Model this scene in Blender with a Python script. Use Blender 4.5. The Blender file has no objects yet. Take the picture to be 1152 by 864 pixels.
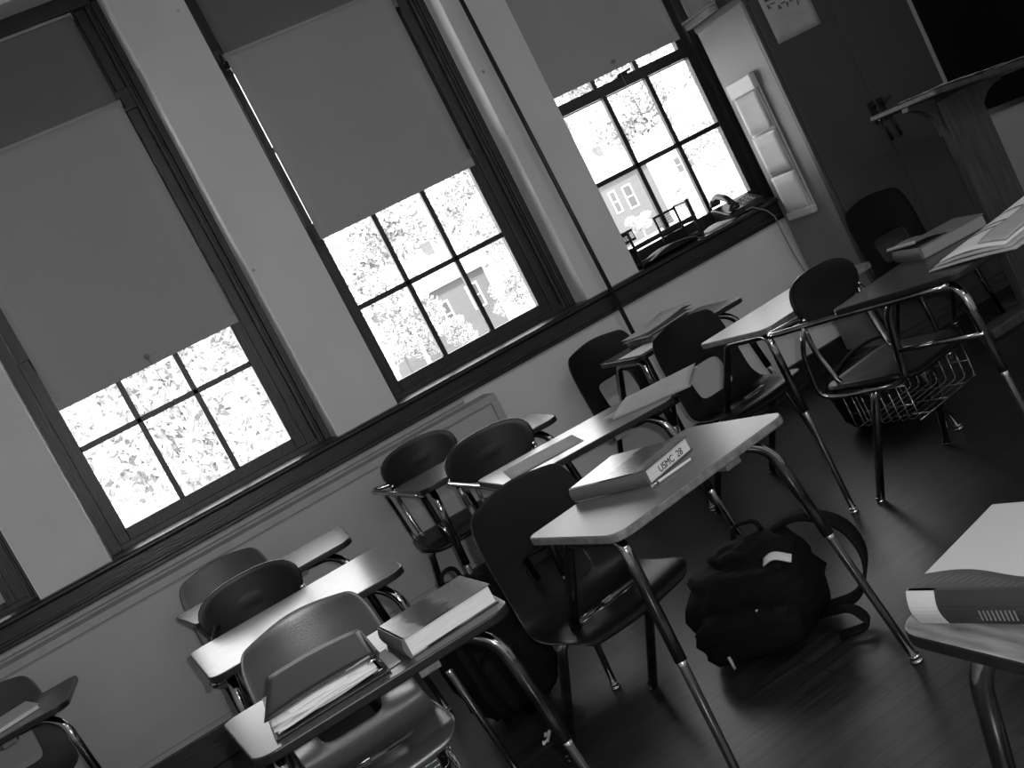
import bpy, bmesh, math, random
from mathutils import Vector, Matrix, noise
R = math.radians
random.seed(11)
scene = bpy.context.scene
COL = scene.collection

# ---------------------------------------------------------------- helpers
class MB:
    """collects shapes and links them as ONE mesh object"""
    def __init__(s): s.v = []; s.f = []; s.m = []
    def add(s, vs, fs, mi=0):
        o = len(s.v); s.v += [tuple(v) for v in vs]
        for f in fs: s.f.append([i + o for i in f]); s.m.append(mi)
        return s
    def box(s, lo, hi, mi=0, mat=None):
        (a, b, c), (d, e, f) = lo, hi
        vs = [Vector(p) for p in ((a,b,c),(d,b,c),(d,e,c),(a,e,c),(a,b,f),(d,b,f),(d,e,f),(a,e,f))]
        if mat is not None: vs = [mat @ v for v in vs]
        return s.add(vs, [(0,3,2,1),(4,5,6,7),(0,1,5,4),(1,2,6,5),(2,3,7,6),(3,0,4,7)], mi)
    def tube(s, path, r=.0125, n=10, mi=0, closed=False):
        P = [Vector(p) for p in path]; k = len(P)
        rr = r if isinstance(r, (list, tuple)) else [r] * k
        T = []
        for i in range(k):
            a = P[i-1] if (i > 0 or closed) else P[i]; b = P[(i+1) % k] if (i < k-1 or closed) else P[i]
            T.append((b - a).normalized())
        up = Vector((0,0,1)) if abs(T[0].z) < .9 else Vector((1,0,0))
        N = (up - T[0]*up.dot(T[0])).normalized(); rings = []
        for i in range(k):
            N = (N - T[i]*N.dot(T[i])).normalized(); B = T[i].cross(N)
            rings.append([P[i] + rr[i]*(math.cos(t)*N + math.sin(t)*B) for t in [2*math.pi*j/n for j in range(n)]])
        vs = [v for q in rings for v in q]; fs = []
        for i in range(k if closed else k-1):
            for j in range(n):
                a = i*n + j; b = i*n + (j+1) % n; c = ((i+1) % k)*n + (j+1) % n; d = ((i+1) % k)*n + j
                fs.append((a, b, c, d))
        if not closed:
            fs.append(tuple(range(n))[::-1]); fs.append(tuple((k-1)*n + j for j in range(n)))
        return s.add(vs, fs, mi)
    def ribbon(s, path, w, t, side=(0,0,1), mi=0):
        """flat strap of width w, thickness t along path"""
        P = [Vector(p) for p in path]; k = len(P); sd = Vector(side); vs = []; fs = []
        for i in range(k):
            T = (P[min(i+1,k-1)] - P[max(i-1,0)]).normalized()
            W = (sd - T*sd.dot(T)).normalized(); N = T.cross(W)
            for a, b in ((-1,-1),(1,-1),(1,1),(-1,1)): vs.append(P[i] + W*(a*w/2) + N*(b*t/2))
        for i in range(k-1):
            for j in range(4):
                fs.append((i*4+j, i*4+(j+1)%4, (i+1)*4+(j+1)%4, (i+1)*4+j))
        fs += [(3,2,1,0), tuple((k-1)*4+j for j in range(4))]
        return s.add(vs, fs, mi)
    def prism(s, pts, z0, z1, mi=0, side=None, mat=None):
        n = len(pts); vs = [Vector((x,y,z0)) for x,y in pts] + [Vector((x,y,z1)) for x,y in pts]
        if mat is not None: vs = [mat @ v for v in vs]
        o = len(s.v); s.v += [tuple(v) for v in vs]
        s.f.append([o+i for i in range(n)][::-1]); s.m.append(mi)
        s.f.append([o+n+i for i in range(n)]); s.m.append(mi)
        for i in range(n):
            s.f.append([o+i, o+(i+1)%n, o+n+(i+1)%n, o+n+i]); s.m.append(mi if side is None else side)
        return s
    def lathe(s, prof, c=(0,0,0), n=16, mi=0, mat=None):
        vs = []; fs = []
        for r, z in prof:
            for j in range(n):
                t = 2*math.pi*j/n; v = Vector((c[0]+r*math.cos(t), c[1]+r*math.sin(t), c[2]+z)); vs.append(mat @ v if mat is not None else v)
        k = len(prof)
        for i in range(k-1):
            for j in range(n): fs.append((i*n+j, i*n+(j+1)%n, (i+1)*n+(j+1)%n, (i+1)*n+j))
        fs += [tuple(range(n))[::-1], tuple((k-1)*n+j for j in range(n))]
        return s.add(vs, fs, mi)
    def sheet(s, fn, nu, nv, mi=0):
        vs = [fn(i/nu, j/nv) for i in range(nu+1) for j in range(nv+1)]; fs = []
        for i in range(nu):
            for j in range(nv):
                a = i*(nv+1)+j; fs.append((a, a+1, a+nv+2, a+nv+1))
        return s.add(vs, fs, mi)
    def build(s, name, mat, parent=None, smooth=False, bevel=0, loc=None, rz=0, sub=0, solid=0, seg=2, offset=0):
        me = bpy.data.meshes.new(name); me.from_pydata(s.v, [], s.f)
        mats = mat if isinstance(mat, (list, tuple)) else [mat]
        for m in mats: me.materials.append(m)
        me.polygons.foreach_set('material_index', s.m)
        bm = bmesh.new(); bm.from_mesh(me); bmesh.ops.recalc_face_normals(bm, faces=bm.faces); bm.to_mesh(me); bm.free()
        if smooth: me.shade_smooth()
        o = bpy.data.objects.new(name, me); COL.objects.link(o)
        if parent is not None: o.parent = parent
        if loc is not None: o.location = loc
        o.rotation_euler.z = rz
        if solid:
            m = o.modifiers.new('s', 'SOLIDIFY'); m.thickness = solid; m.offset = offset
        if bevel:
            m = o.modifiers.new('b', 'BEVEL'); m.width = bevel; m.segments = seg; m.limit_method = 'ANGLE'; m.angle_limit = R(40)
        if sub:
            m = o.modifiers.new('u', 'SUBSURF'); m.levels = m.render_levels = sub
        return o

def fillet(pts, r, n=5):
    P = [Vector(p) for p in pts]; out = [P[0]]
    for i in range(1, len(P)-1):
        a, b, c = P[i-1], P[i], P[i+1]; u = (a-b); w = (c-b)
        q = min(r, u.length*.48, w.length*.48); p0 = b + u.normalized()*q; p2 = b + w.normalized()*q
        for k in range(n+1):
            t = k/n; out.append(p0*(1-t)**2 + b*2*t*(1-t) + p2*t*t)
    out.append(P[-1]); return out

def rrect(x0, y0, x1, y1, r, n=5):
    rs = r if isinstance(r, (list, tuple)) else [r]*4; out = []
    for (cx, cy, a0), q in zip(((x1,y1,0),(x0,y1,90),(x0,y0,180),(x1,y0,270)), rs):
        sx = -1 if cx == x1 else 1; sy = -1 if cy == y1 else 1
        for k in range(n+1):
            t = R(a0 + 90*k/n); out.append((cx + sx*q + q*math.cos(t), cy + sy*q + q*math.sin(t)))
    return out

def tag(o, label=None, cat=None, group=None, kind=None):
    if label: o['label'] = label
    if cat: o['category'] = cat
    if group: o['group'] = group
    if kind: o['kind'] = kind
    return o

def thing(name, label, cat, loc=(0,0,0), rz=0, group=None):
    o = bpy.data.objects.new(name, None); COL.objects.link(o); o.location = loc; o.rotation_euler.z = rz
    return tag(o, label, cat, group)

def text(name, body, size, mat, parent, loc, rot, ext=.0004, align='LEFT', bold=0):
    cu = bpy.data.curves.new(name, 'FONT'); cu.body = body; cu.size = size; cu.extrude = ext; cu.align_x = align; cu.offset = bold
    cu.materials.append(mat)
    t = bpy.data.objects.new('t', cu); COL.objects.link(t); bpy.context.view_layer.update()
    me = bpy.data.meshes.new_from_object(t.evaluated_get(bpy.context.evaluated_depsgraph_get())); bpy.data.objects.remove(t)
    me.materials.clear(); me.materials.append(mat)
    o = bpy.data.objects.new(name, me); COL.objects.link(o); o.parent = parent; o.location = loc; o.rotation_euler = rot
    return o

# ---------------------------------------------------------------- materials (the photograph is black and white, so all greys)
def g(v): return (v, v, v, 1)
def mat(name, v, rough=.5, metal=0, spec=.5, var=0, scale=8, stretch=None, bump=0, bscale=60, coat=0):
    m = bpy.data.materials.new(name); m.use_nodes = True; nt = m.node_tree; b = nt.nodes['Principled BSDF']
    b.inputs['Base Color'].default_value = g(v); b.inputs['Roughness'].default_value = rough
    b.inputs['Metallic'].default_value = metal; b.inputs['Specular IOR Level'].default_value = spec
    if coat: b.inputs['Coat Weight'].default_value = coat; b.inputs['Coat Roughness'].default_value = .15
    tc = nt.nodes.new('ShaderNodeTexCoord'); mp = nt.nodes.new('ShaderNodeMapping')
    nt.links.new(tc.outputs['Object'], mp.inputs[0])
    if stretch: mp.inputs['Scale'].default_value = stretch
    if var:
        n = nt.nodes.new('ShaderNodeTexNoise'); n.inputs['Scale'].default_value = scale; n.inputs['Detail'].default_value = 6
        r = nt.nodes.new('ShaderNodeValToRGB'); r.color_ramp.elements[0].position = .3; r.color_ramp.elements[1].position = .7
        r.color_ramp.elements[0].color = g(max(0, v*(1-var))); r.color_ramp.elements[1].color = g(min(1, v*(1+var)))
        nt.links.new(mp.outputs[0], n.inputs['Vector']); nt.links.new(n.outputs[0], r.inputs[0]); nt.links.new(r.outputs[0], b.inputs['Base Color'])
    if bump:
        n2 = nt.nodes.new('ShaderNodeTexNoise'); n2.inputs['Scale'].default_value = bscale; n2.inputs['Detail'].default_value = 4
        bp = nt.nodes.new('ShaderNodeBump'); bp.inputs['Strength'].default_value = bump; bp.inputs['Distance'].default_value = .01
        nt.links.new(mp.outputs[0], n2.inputs['Vector']); nt.links.new(n2.outputs[0], bp.inputs['Height']); nt.links.new(bp.outputs[0], b.inputs['Normal'])
    return m

M = {}
M['reveal'] = mat('glossy_reveal_window_lit', .9, .42, spec=.6)  # whiter than the plaster, imitating window light on the reveals
M['ceiling'] = mat('ceiling_white', .6, .9, var=.05)
M['panel'] = mat('painted_panel', .44, .45, var=.05, scale=3, bump=.05)
M['trimlight'] = mat('grey_trim', .40, .4, var=.1, scale=10)
M['darkwood'] = mat('dark_varnished_wood', .014, .34, var=.45, scale=5, stretch=(1,12,12), bump=.15, bscale=12, coat=.15)
M['darkwoodv'] = mat('dark_varnished_upright', .019, .36, var=.45, scale=5, stretch=(12,12,1), bump=.15, bscale=12)
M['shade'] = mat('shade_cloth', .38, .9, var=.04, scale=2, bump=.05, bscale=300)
M['shade2'] = mat('upper_shade_cloth', .16, .9, var=.05, scale=2, bump=.05, bscale=300)  # darker tone given to the upper blinds
M['roller'] = mat('shade_roller', .42, .7)
M['cord'] = mat('cord_grey', .25, .8)
M['black'] = mat('black_plastic', .012, .4, var=.2, scale=20)
M['shellblack'] = mat('black_shell_plastic', .006, .36, spec=.28, bump=.04, bscale=250)
M['shellgrey'] = mat('grey_shell_plastic', .065, .27, spec=.5, var=.06, scale=6, bump=.04, bscale=250)
M['shelldim'] = mat('dim_grey_shell_plastic', .05, .4, var=.08, scale=6, bump=.04, bscale=250)
M['ovalblack'] = mat('black_moulded_plastic', .007, .36, spec=.3, bump=.04, bscale=250)
M['chrome'] = mat('worn_chrome', .38, .11, metal=1, var=.4, scale=18)
M['steel'] = mat('bright_chrome', .7, .14, metal=1)
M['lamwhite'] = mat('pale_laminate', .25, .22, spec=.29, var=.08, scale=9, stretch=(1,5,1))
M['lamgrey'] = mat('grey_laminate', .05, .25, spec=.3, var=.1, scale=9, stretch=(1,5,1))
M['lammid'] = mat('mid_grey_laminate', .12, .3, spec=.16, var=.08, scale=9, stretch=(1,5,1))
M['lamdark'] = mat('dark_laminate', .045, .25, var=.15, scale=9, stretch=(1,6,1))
M['lamwood'] = mat('woodgrain_laminate', .15, .4, var=.5, scale=7, stretch=(9,1.2,1))
M['edgeblack'] = mat('black_edge_band', .012, .3, var=.3, scale=30)
M['edgegrey'] = mat('worn_grey_edge', .16, .5, var=.4, scale=40)
M['paper'] = mat('white_paper', .72, .8, var=.03)
M['paperdim'] = mat('grey_paper', .38, .8, var=.08, scale=14)
M['pages'] = mat('book_pages', .7, .8, var=.14, scale=14, stretch=(1,1,60))
M['pagesdim'] = mat('dim_book_pages', .26, .8, var=.14, scale=14, stretch=(1,1,60))
M['bookgrey'] = mat('grey_book_cloth', .11, .6, var=.12, scale=12)
M['binder'] = mat('dark_binder_vinyl', .022, .45, var=.1, scale=8)
M['ink'] = mat('dark_ink', .02, .7)
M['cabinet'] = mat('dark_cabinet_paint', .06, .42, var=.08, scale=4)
M['cabside_lit'] = mat('cabinet_paint_window_lit', .20, .45, var=.12, scale=3)  # window light on this side of the cabinet put into a lighter colour
M['pocket'] = mat('clear_plastic_pocket', .55, .25, var=.08, scale=6)
M['nylon'] = mat('black_nylon', .004, .75, spec=.15, var=.4, scale=25, bump=.5, bscale=35)
M['lectern'] = mat('lectern_wood', .06, .45, var=.4, scale=6, stretch=(8,8,1))
M['board'] = mat('blackboard_slate', .003, .6, spec=.2)
M['alu'] = mat('aluminium', .6, .3, metal=1)
M['grass'] = mat('sunlit_grass', .5, .95, var=.25, scale=.8)
M['housewall'] = mat('house_siding', .12, .8, var=.08, scale=.6, stretch=(.2,1,14))
M['roofpale'] = mat('pale_roof', .7, .8, var=.06)
M['whitetrim'] = mat('white_house_trim', .8, .7)
M['pane'] = mat('dark_house_pane', .08, .2)
M['bark'] = mat('tree_bark', .42, .9, var=.25, scale=5)
M['carpaint'] = mat('white_car_paint', .8, .3)
M['tyre'] = mat('tyre_rubber', .1, .8)

def plaster():
    m = mat('wall_plaster', .70, .75, var=.05, scale=2.5, bump=.08, bscale=25); nt = m.node_tree; b = nt.nodes['Principled BSDF']
    src = b.inputs['Base Color'].links[0].from_socket
    tc = nt.nodes.new('ShaderNodeTexCoord'); v = nt.nodes.new('ShaderNodeTexVoronoi'); v.inputs['Scale'].default_value = 5.5
    nt.links.new(tc.outputs['Object'], v.inputs['Vector'])
    r = nt.nodes.new('ShaderNodeValToRGB'); r.color_ramp.elements[0].position = .025; r.color_ramp.elements[0].color = g(.45)
    r.color_ramp.elements[1].position = .06; r.color_ramp.elements[1].color = g(1)
    nt.links.new(v.outputs['Distance'], r.inputs[0])
    mx = nt.nodes.new('ShaderNodeMix'); mx.data_type = 'RGBA'; mx.blend_type = 'MULTIPLY'; mx.inputs[0].default_value = 1
    nt.links.new(src, mx.inputs[6]); nt.links.new(r.outputs[0], mx.inputs[7]); nt.links.new(mx.outputs[2], b.inputs['Base Color'])
    return m
M['plaster'] = plaster()

def floorm():
    m = mat('dark_strip_floor', .03, .34, spec=.38, bump=.06, bscale=20); nt = m.node_tree; b = nt.nodes['Principled BSDF']
    tc = nt.nodes.new('ShaderNodeTexCoord'); br = nt.nodes.new('ShaderNodeTexBrick')
    br.inputs['Scale'].default_value = 1; br.inputs['Brick Width'].default_value = 1.3; br.inputs['Row Height'].default_value = .058
    br.inputs['Mortar Size'].default_value = .0025; br.inputs['Color1'].default_value = g(.7); br.inputs['Color2'].default_value = g(1.15); br.inputs['Mortar'].default_value = g(.25)
    br.offset = .37
    nt.links.new(tc.outputs['Object'], br.inputs['Vector'])
    mp = nt.nodes.new('ShaderNodeMapping'); mp.inputs['Scale'].default_value = (1.2,14,1); nt.links.new(tc.outputs['Object'], mp.inputs[0])
    n = nt.nodes.new('ShaderNodeTexNoise'); n.inputs['Scale'].default_value = 3; n.inputs['Detail'].default_value = 8; nt.links.new(mp.outputs[0], n.inputs['Vector'])
    r = nt.nodes.new('ShaderNodeValToRGB'); r.color_ramp.elements[0].position = .25; r.color_ramp.elements[0].color = g(.009); r.color_ramp.elements[1].position = .8; r.color_ramp.elements[1].color = g(.036)
    nt.links.new(n.outputs[0], r.inputs[0])
    mx = nt.nodes.new('ShaderNodeMix'); mx.data_type = 'RGBA'; mx.blend_type = 'MULTIPLY'; mx.inputs[0].default_value = 1
    nt.links.new(r.outputs[0], mx.inputs[6]); nt.links.new(br.outputs[0], mx.inputs[7]); nt.links.new(mx.outputs[2], b.inputs['Base Color'])
    return m
M['floor'] = floorm()

def glassm():
    m = bpy.data.materials.new('window_glass'); m.use_nodes = True; nt = m.node_tree; nt.nodes.clear()
    o = nt.nodes.new('ShaderNodeOutputMaterial'); t = nt.nodes.new('ShaderNodeBsdfTransparent'); gl = nt.nodes.new('ShaderNodeBsdfGlossy')
    gl.inputs['Roughness'].default_value = .02; t.inputs[0].default_value = g(.96); fr = nt.nodes.new('ShaderNodeFresnel'); fr.inputs[0].default_value = 1.3
    mx = nt.nodes.new('ShaderNodeMixShader'); nt.links.new(fr.outputs[0], mx.inputs[0]); nt.links.new(t.outputs[0], mx.inputs[1]); nt.links.new(gl.outputs[0], mx.inputs[2])
    nt.links.new(mx.outputs[0], o.inputs[0]); return m
M['glass'] = glassm()

def leafm():
    m = bpy.data.materials.new('leaf'); m.use_nodes = True; nt = m.node_tree; b = nt.nodes['Principled BSDF']
    ge = nt.nodes.new('ShaderNodeNewGeometry'); r = nt.nodes.new('ShaderNodeValToRGB')
    r.color_ramp.elements[0].color = g(.22); r.color_ramp.elements[1].color = g(.8)
    nt.links.new(ge.outputs['Random Per Island'], r.inputs[0]); nt.links.new(r.outputs[0], b.inputs['Base Color'])
    b.inputs['Roughness'].default_value = .6
    return m
M['leaf'] = leafm()

def coverm(name, stops, axis, span, nscale=9, amt=.25, rough=.28):
    """printed cover with any painted glare: tones along one axis of the book, with a ragged edge"""
    m = bpy.data.materials.new(name); m.use_nodes = True; nt = m.node_tree; b = nt.nodes['Principled BSDF']; b.inputs['Roughness'].default_value = rough
    tc = nt.nodes.new('ShaderNodeTexCoord'); sp = nt.nodes.new('ShaderNodeSeparateXYZ'); nt.links.new(tc.outputs['Object'], sp.inputs[0])
    mr = nt.nodes.new('ShaderNodeMapRange'); mr.inputs[1].default_value = span[0]; mr.inputs[2].default_value = span[1]; nt.links.new(sp.outputs[axis], mr.inputs[0])
    n = nt.nodes.new('ShaderNodeTexNoise'); n.inputs['Scale'].default_value = nscale*4; n.inputs['Detail'].default_value = 8; nt.links.new(tc.outputs['Object'], n.inputs['Vector'])
    s1 = nt.nodes.new('ShaderNodeMath'); s1.operation = 'SUBTRACT'; s1.inputs[1].default_value = .5; nt.links.new(n.outputs[0], s1.inputs[0])
    s2 = nt.nodes.new('ShaderNodeMath'); s2.operation = 'MULTIPLY_ADD'; s2.inputs[1].default_value = amt*2; nt.links.new(s1.outputs[0], s2.inputs[0]); nt.links.new(mr.outputs[0], s2.inputs[2])
    r = nt.nodes.new('ShaderNodeValToRGB'); e = r.color_ramp.elements
    e[0].position, e[0].color = stops[0][0], g(stops[0][1]); e[1].position, e[1].color = stops[-1][0], g(stops[-1][1])
    for p, c in stops[1:-1]: q = e.new(p); q.color = g(c)
    nt.links.new(s2.outputs[0], r.inputs[0]); nt.links.new(r.outputs[0], b.inputs['Base Color'])
    return m
FILL = 20; FLASH = 95
# ---------------------------------------------------------------- the room
YP, YF, YG = 5.25, 5.42, 5.50          # plaster face, window frame face, glass
X0, X1, YB, ZC = -3.2, 4.9, -3.2, 3.75
GX, GW, PITCH = -.182, .854, 1.454     # glass left edge of the second window, glass width, window spacing
ZS, ZH = .985, 3.34                    # stool top, window head
OPEN = [(GX - .108 + PITCH*k, GX + GW + .172 + PITCH*k) for k in (-1, 0, 1, 2)]

def struct(name, mb, m, **k):
    o = mb.build(name, m, **k); o['kind'] = 'structure'; return o

struct('floor', MB().box((X0-.3,YB-.3,-.2),(X1+.3,5.9,0)), M['floor'])
struct('ceiling', MB().box((X0-.3,YB-.3,ZC),(X1+.3,5.9,ZC+.2)), M['ceiling'])
w = MB(); w.box((X0-.3,YP,0),(X1+.3,5.6,ZS-.03)); w.box((X0-.3,YP,ZH),(X1+.3,5.6,ZC))
xs = [X0-.3] + [x for o in OPEN for x in o] + [X1+.3]
for i in range(0, len(xs), 2): w.box((xs[i],YP,ZS-.03),(xs[i+1],5.6,ZH))
struct('wall_window', w, M['plaster'])
struct('wall_right', MB().box((X1,YB,0),(X1+.3,YP,ZC)), M['plaster'])
struct('wall_left', MB().box((X0-.3,YB,0),(X0,YP,ZC)), M['plaster'])
struct('wall_back', MB().box((X0-.3,YB-.3,0),(X1+.3,YB,ZC)), M['plaster'])
# stool, nosing and apron that run the length of the window wall
st = MB(); st.box((X0,5.205,ZS-.028),(X1-.38,YF+.06,ZS))
st.tube([(X0,5.205,ZS-.014),(X1-.38,5.205,ZS-.014)], .014, 10)
struct('trim_1', st, M['darkwood'], bevel=.003)
struct('trim_2', MB().box((X0,5.222,.865),(X1-.38,YP+.01,ZS-.028)).box((X0,5.212,.885),(X1-.38,YP,.90)), M['darkwood'], bevel=.004)
bb = MB(); bb.box((1.57,5.228,0),(X1,YP+.01,.14)).box((1.57,5.215,0),(X1,YP,.02))
struct('baseboard_window', bb, M['darkwood'], bevel=.004)
struct('baseboard_right', MB().box((X1-.022,YB,0),(X1+.01,5.22,.14)), M['darkwood'], bevel=.004)

for i, (oa, ob) in enumerate(OPEN):
    struct('trim_%d' % (4+i), MB().box((ob-.004,YP+.002,ZS),(ob+.001,YF+.01,ZH)), M['reveal'])  # thin added skin on the right reveal, carries the painted window light
# windows
ZB, ZM, ZR, ZT = 1.064, 1.475, 1.883, 2.80
def window(k):
    a, b = OPEN[k]; gx = GX + PITCH*(k-1); gr = gx + GW
    root = bpy.data.objects.new('window_%d' % (k+1), None); COL.objects.link(root); root['kind'] = 'structure'; root.location = (gx, YG, ZS)
    L = lambda x, y, z: (x - gx, y - YG, z - ZS)
    f = MB()
    def bx(m, p, q): m.box(L(*p), L(*q))
    # frame: stepped jambs, head, sloping sub-sill
    for (x0, x1, y0) in ((a-.002, gx-.055, YF+.03), (gr+.055, gr+.105, YF+.045), (gr+.105, gr+.15, YF+.02), (gr+.135, b+.002, YF)):
        bx(f, (x0,y0,ZS), (x1,5.6,ZH))
    for xx in (gr+.128, gr+.158): f.tube([L(xx,YF+.012,ZS), L(xx,YF+.012,ZH)], .007, 8)
    bx(f, (a,YF,ZH-.07), (b,5.6,ZH+.01)); bx(f, (a,YF+.03,ZT-.03), (b,5.6,ZT+.07))
    bx(f, (a,YF+.035,ZS-.03), (b,5.6,ZB-.055))
    f.build('frame', M['darkwoodv'], root, bevel=.004)
    def sash(name, z0, z1, rows, ym):
        m = MB(); y0, y1 = YG-.022+ym, YG+.022+ym
        bx(m, (gx-.058,y0,z0-.06), (gx,y1,z1+.06)); bx(m, (gr,y0,z0-.06), (gr+.058,y1,z1+.06))
        bx(m, (gx-.01,y0,z0-.06), (gr+.01,y1,z0)); bx(m, (gx-.01,y0,z1), (gr+.01,y1,z1+.06))
        for i in (1, 2): bx(m, (gx+GW*i/3-.0135,y0+.006,z0), (gx+GW*i/3+.0135,y1-.006,z1))
        for z in rows: bx(m, (gx,y0+.006,z-.0135), (gr,y1-.006,z+.0135))
        s = m.build(name, M['darkwoodv'], root, bevel=.003)
        gl = MB(); bx(gl, (gx,YG-.002+ym,z0), (gr,YG+.002+ym,z1)); gl.build('glass', M['glass'], s)
    sash('lower_sash', ZB, ZR, [ZM], 0); sash('upper_sash', ZR+.055, ZT-.03, [2.35], .047)
    sash('transom', ZT+.12, ZH-.11, [], .02)
    lk = MB(); c = L(gx+GW/2, YG-.02, ZR+.06); lk.box((c[0]-.035,c[1]-.02,c[2]-.008),(c[0]+.035,c[1]+.015,c[2]+.008)).tube([(c[0]-.03,c[1]-.022,c[2]+.01),(c[0]+.045,c[1]-.045,c[2]+.012)], .006, 8)
    lk.build('sash_lock', M['black'], root, bevel=.002)
for k in range(4): window(k)

# roller shades
def shade(k, x0, x1, z1, z0, y, m, label, grp, kind, ring=True, tilt=0):
    xc = (x0+x1)/2; root = thing('roller_shade', label, 'window shade', (xc, y, z1), 0, grp); w = (x1-x0)/2; h = z1 - z0
    r = MB(); r.tube([(-w-.006,0,0),(w+.006,0,0)], .017, 14); r.build('roller', M['roller'], root, smooth=True)
    for s in (-1, 1): MB().box((s*(w+.014)-.004,-.02,-.022),(s*(w+.014)+.004,.024,.022)).build('bracket', M['black'], root, bevel=.002)
    def f(u, v):
        x = -w + 2*w*u; z = -h*v; yy = .004*math.sin(u*9+k*2)*v + .005*math.sin(u*4+k)*v*v - .016
        return Vector((x, yy, z + tilt*u*v))
    c = MB().sheet(f, 16, 40); c.build('cloth', m, root, smooth=True, solid=.0016)
    hm = MB()
    pts = [f(i/16, 1) for i in range(17)]
    hm.ribbon([p + Vector((0,-.001,.022)) for p in pts], .042, .008, (0,0,1)); hm.build('hem', m, root, smooth=False, bevel=.002)
    if ring:
        q = f(.5, 1); pc = MB(); pc.tube([q + Vector((0,-.008,.03)), q + Vector((.006,-.014,-.02)), q + Vector((.012,-.012,-.17)), q+Vector((.016,-.012,-.30))], .0016, 6)
        pc.lathe([(.004,-.012),(.011,-.006),(.011,.006),(.004,.012)], q + Vector((0,-.014,.045)), 12)
        pc.build('pull_cord', M['cord'], root, smooth=True)
grp = 'roller shades on the classroom windows'
SH = [(-1, 1.04, 2.80), (0, 1.67, 2.795), (1, 1.845, 2.805), (2, 1.975, 2.80)]
LB = ['grey roller shade drawn to the sill of the window cut off at the left', 'long grey roller shade on the leftmost fully visible window, hanging lowest over clear panes', 'grey roller shade on the middle window between the two plain piers', 'grey roller shade of the window by the cabinet, pulled up highest']
UB = ['dark upper shade over the top of the window cut off at the left', 'dark upper shade above the leftmost fully visible window', 'dark upper shade above the roller of the middle window', 'dark upper shade at the top of the window by the cabinet']
for (k, z0, z1), la, ub in zip(SH, LB, UB):
    gx = GX + PITCH*k
    sx = {0:(-.178,.703),1:(1.236,2.112),2:(2.64,3.508)}.get(k,(gx-.035,gx+GW+.03))
    shade(k, sx[0], sx[1], z1, z0, YF-.045, M['shade'], la, grp, 0, ring=k in (0, 2), tilt=.0)
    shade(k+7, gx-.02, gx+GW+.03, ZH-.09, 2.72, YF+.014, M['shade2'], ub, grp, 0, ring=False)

# radiator cover under the left windows
rc = thing('radiator_cover', 'long low painted metal radiator cover under the left and middle windows', 'radiator cover', (1.565, 5.08, 0))
b = MB(); b.box((-4.7,.012,.10),(0,.155,.825)); b.build('casing', M['panel'], rc, bevel=.004)
b = MB(); b.box((-4.7,-.004,.788),(.002,.165,.826)).box((-.035,-.004,.12),(.002,.02,.79)); b.build('top_rail', M['trimlight'], rc, bevel=.005)
b = MB(); b.box((-4.66,.004,.17),(-.04,.02,.778)); b.build('front_panel', M['panel'], rc, bevel=.003)
b = MB()
for x in (-.12,-1.5,-2.6,-3.6):
    b = MB(); b.lathe([(.006,0),(.006,.004),(.002,.006)], (0,0,0), 10, mat=Matrix.Translation((x,.004,.70)) @ Matrix.Rotation(R(90),4,'X')); b.build('screw', M['black'], rc)
b = MB(); b.box((-4.7,-.004,0),(0,.02,.145)).box((-4.7,.016,.02),(0,.04,.16)); b.build('kick_strip', M['darkwood'], rc, bevel=.004)
struct('trim_3', MB().tube([(X0,5.215,.85),(1.45,5.215,.85)], .014, 10).box((X0,5.215,.826),(1.45,YP+.01,.865)), M['trimlight'], bevel=.002)

# tall window pole
p = thing('window_pole', 'long slender dark window pole standing upright against the pier', 'window pole', (2.414,5.185,0))
MB().tube([(0,0,.005),(-.047,.0,2.95)], .0115, 12).build('pole', M['darkwoodv'], p, smooth=True)
MB().tube(fillet([(-.047,0,2.94),(-.048,0,3.02),(-.048,-.04,3.04),(-.048,-.05,3.0)], .02), .005, 8).build('hook', M['steel'], p, smooth=True)
MB().lathe([(.012,0),(.014,.01),(.014,.03),(.0115,.032)], (0,0,0), 12).build('ferrule', M['black'], p, smooth=True)

# storage cabinet
cb = thing('storage_cabinet', 'tall dark two door metal storage cabinet beside the last window', 'cabinet', (3.52,4.75,0))
b = MB(); b.box((.0,.02,.06),(.012,.46,1.98)); b.build('side_panel', M['cabside_lit'], cb, bevel=.002)
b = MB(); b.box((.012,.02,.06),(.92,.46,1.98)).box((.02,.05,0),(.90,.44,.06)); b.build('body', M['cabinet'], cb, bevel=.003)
b = MB(); b.box((-.004,0,1.945),(.924,.464,1.985)).box((0,-.001,.06),(.02,.03,1.95)); b.build('top_rim', M['cabinet'], cb, bevel=.004)
for (x0, x1) in ((.022,.459),(.462,.915)):
    d = MB().box((x0,-.004,.10),(x1,.018,1.935)).build('door', M['cabinet'], cb, bevel=.003)
    xh = .43 if x0 < .1 else .49
    h = MB(); h.box((xh-.02,-.012,1.10),(xh+.02,-.003,1.22)); h.tube(fillet([(xh,-.008,1.19),(xh,-.04,1.19),(xh+(.04 if x0>.1 else -.01),-.045,1.20)],.015), .008, 10)
    h.build('handle', M['black'], d, bevel=.002)
    k = MB(); k.lathe([(.013,0),(.013,.012),(.004,.014)], (0,0,0), 14, mat=Matrix.Translation((xh+.005,-.012,1.115)) @ Matrix.Rotation(R(90),4,'X')); k.build('lock', M['steel'], d, smooth=True)
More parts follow.
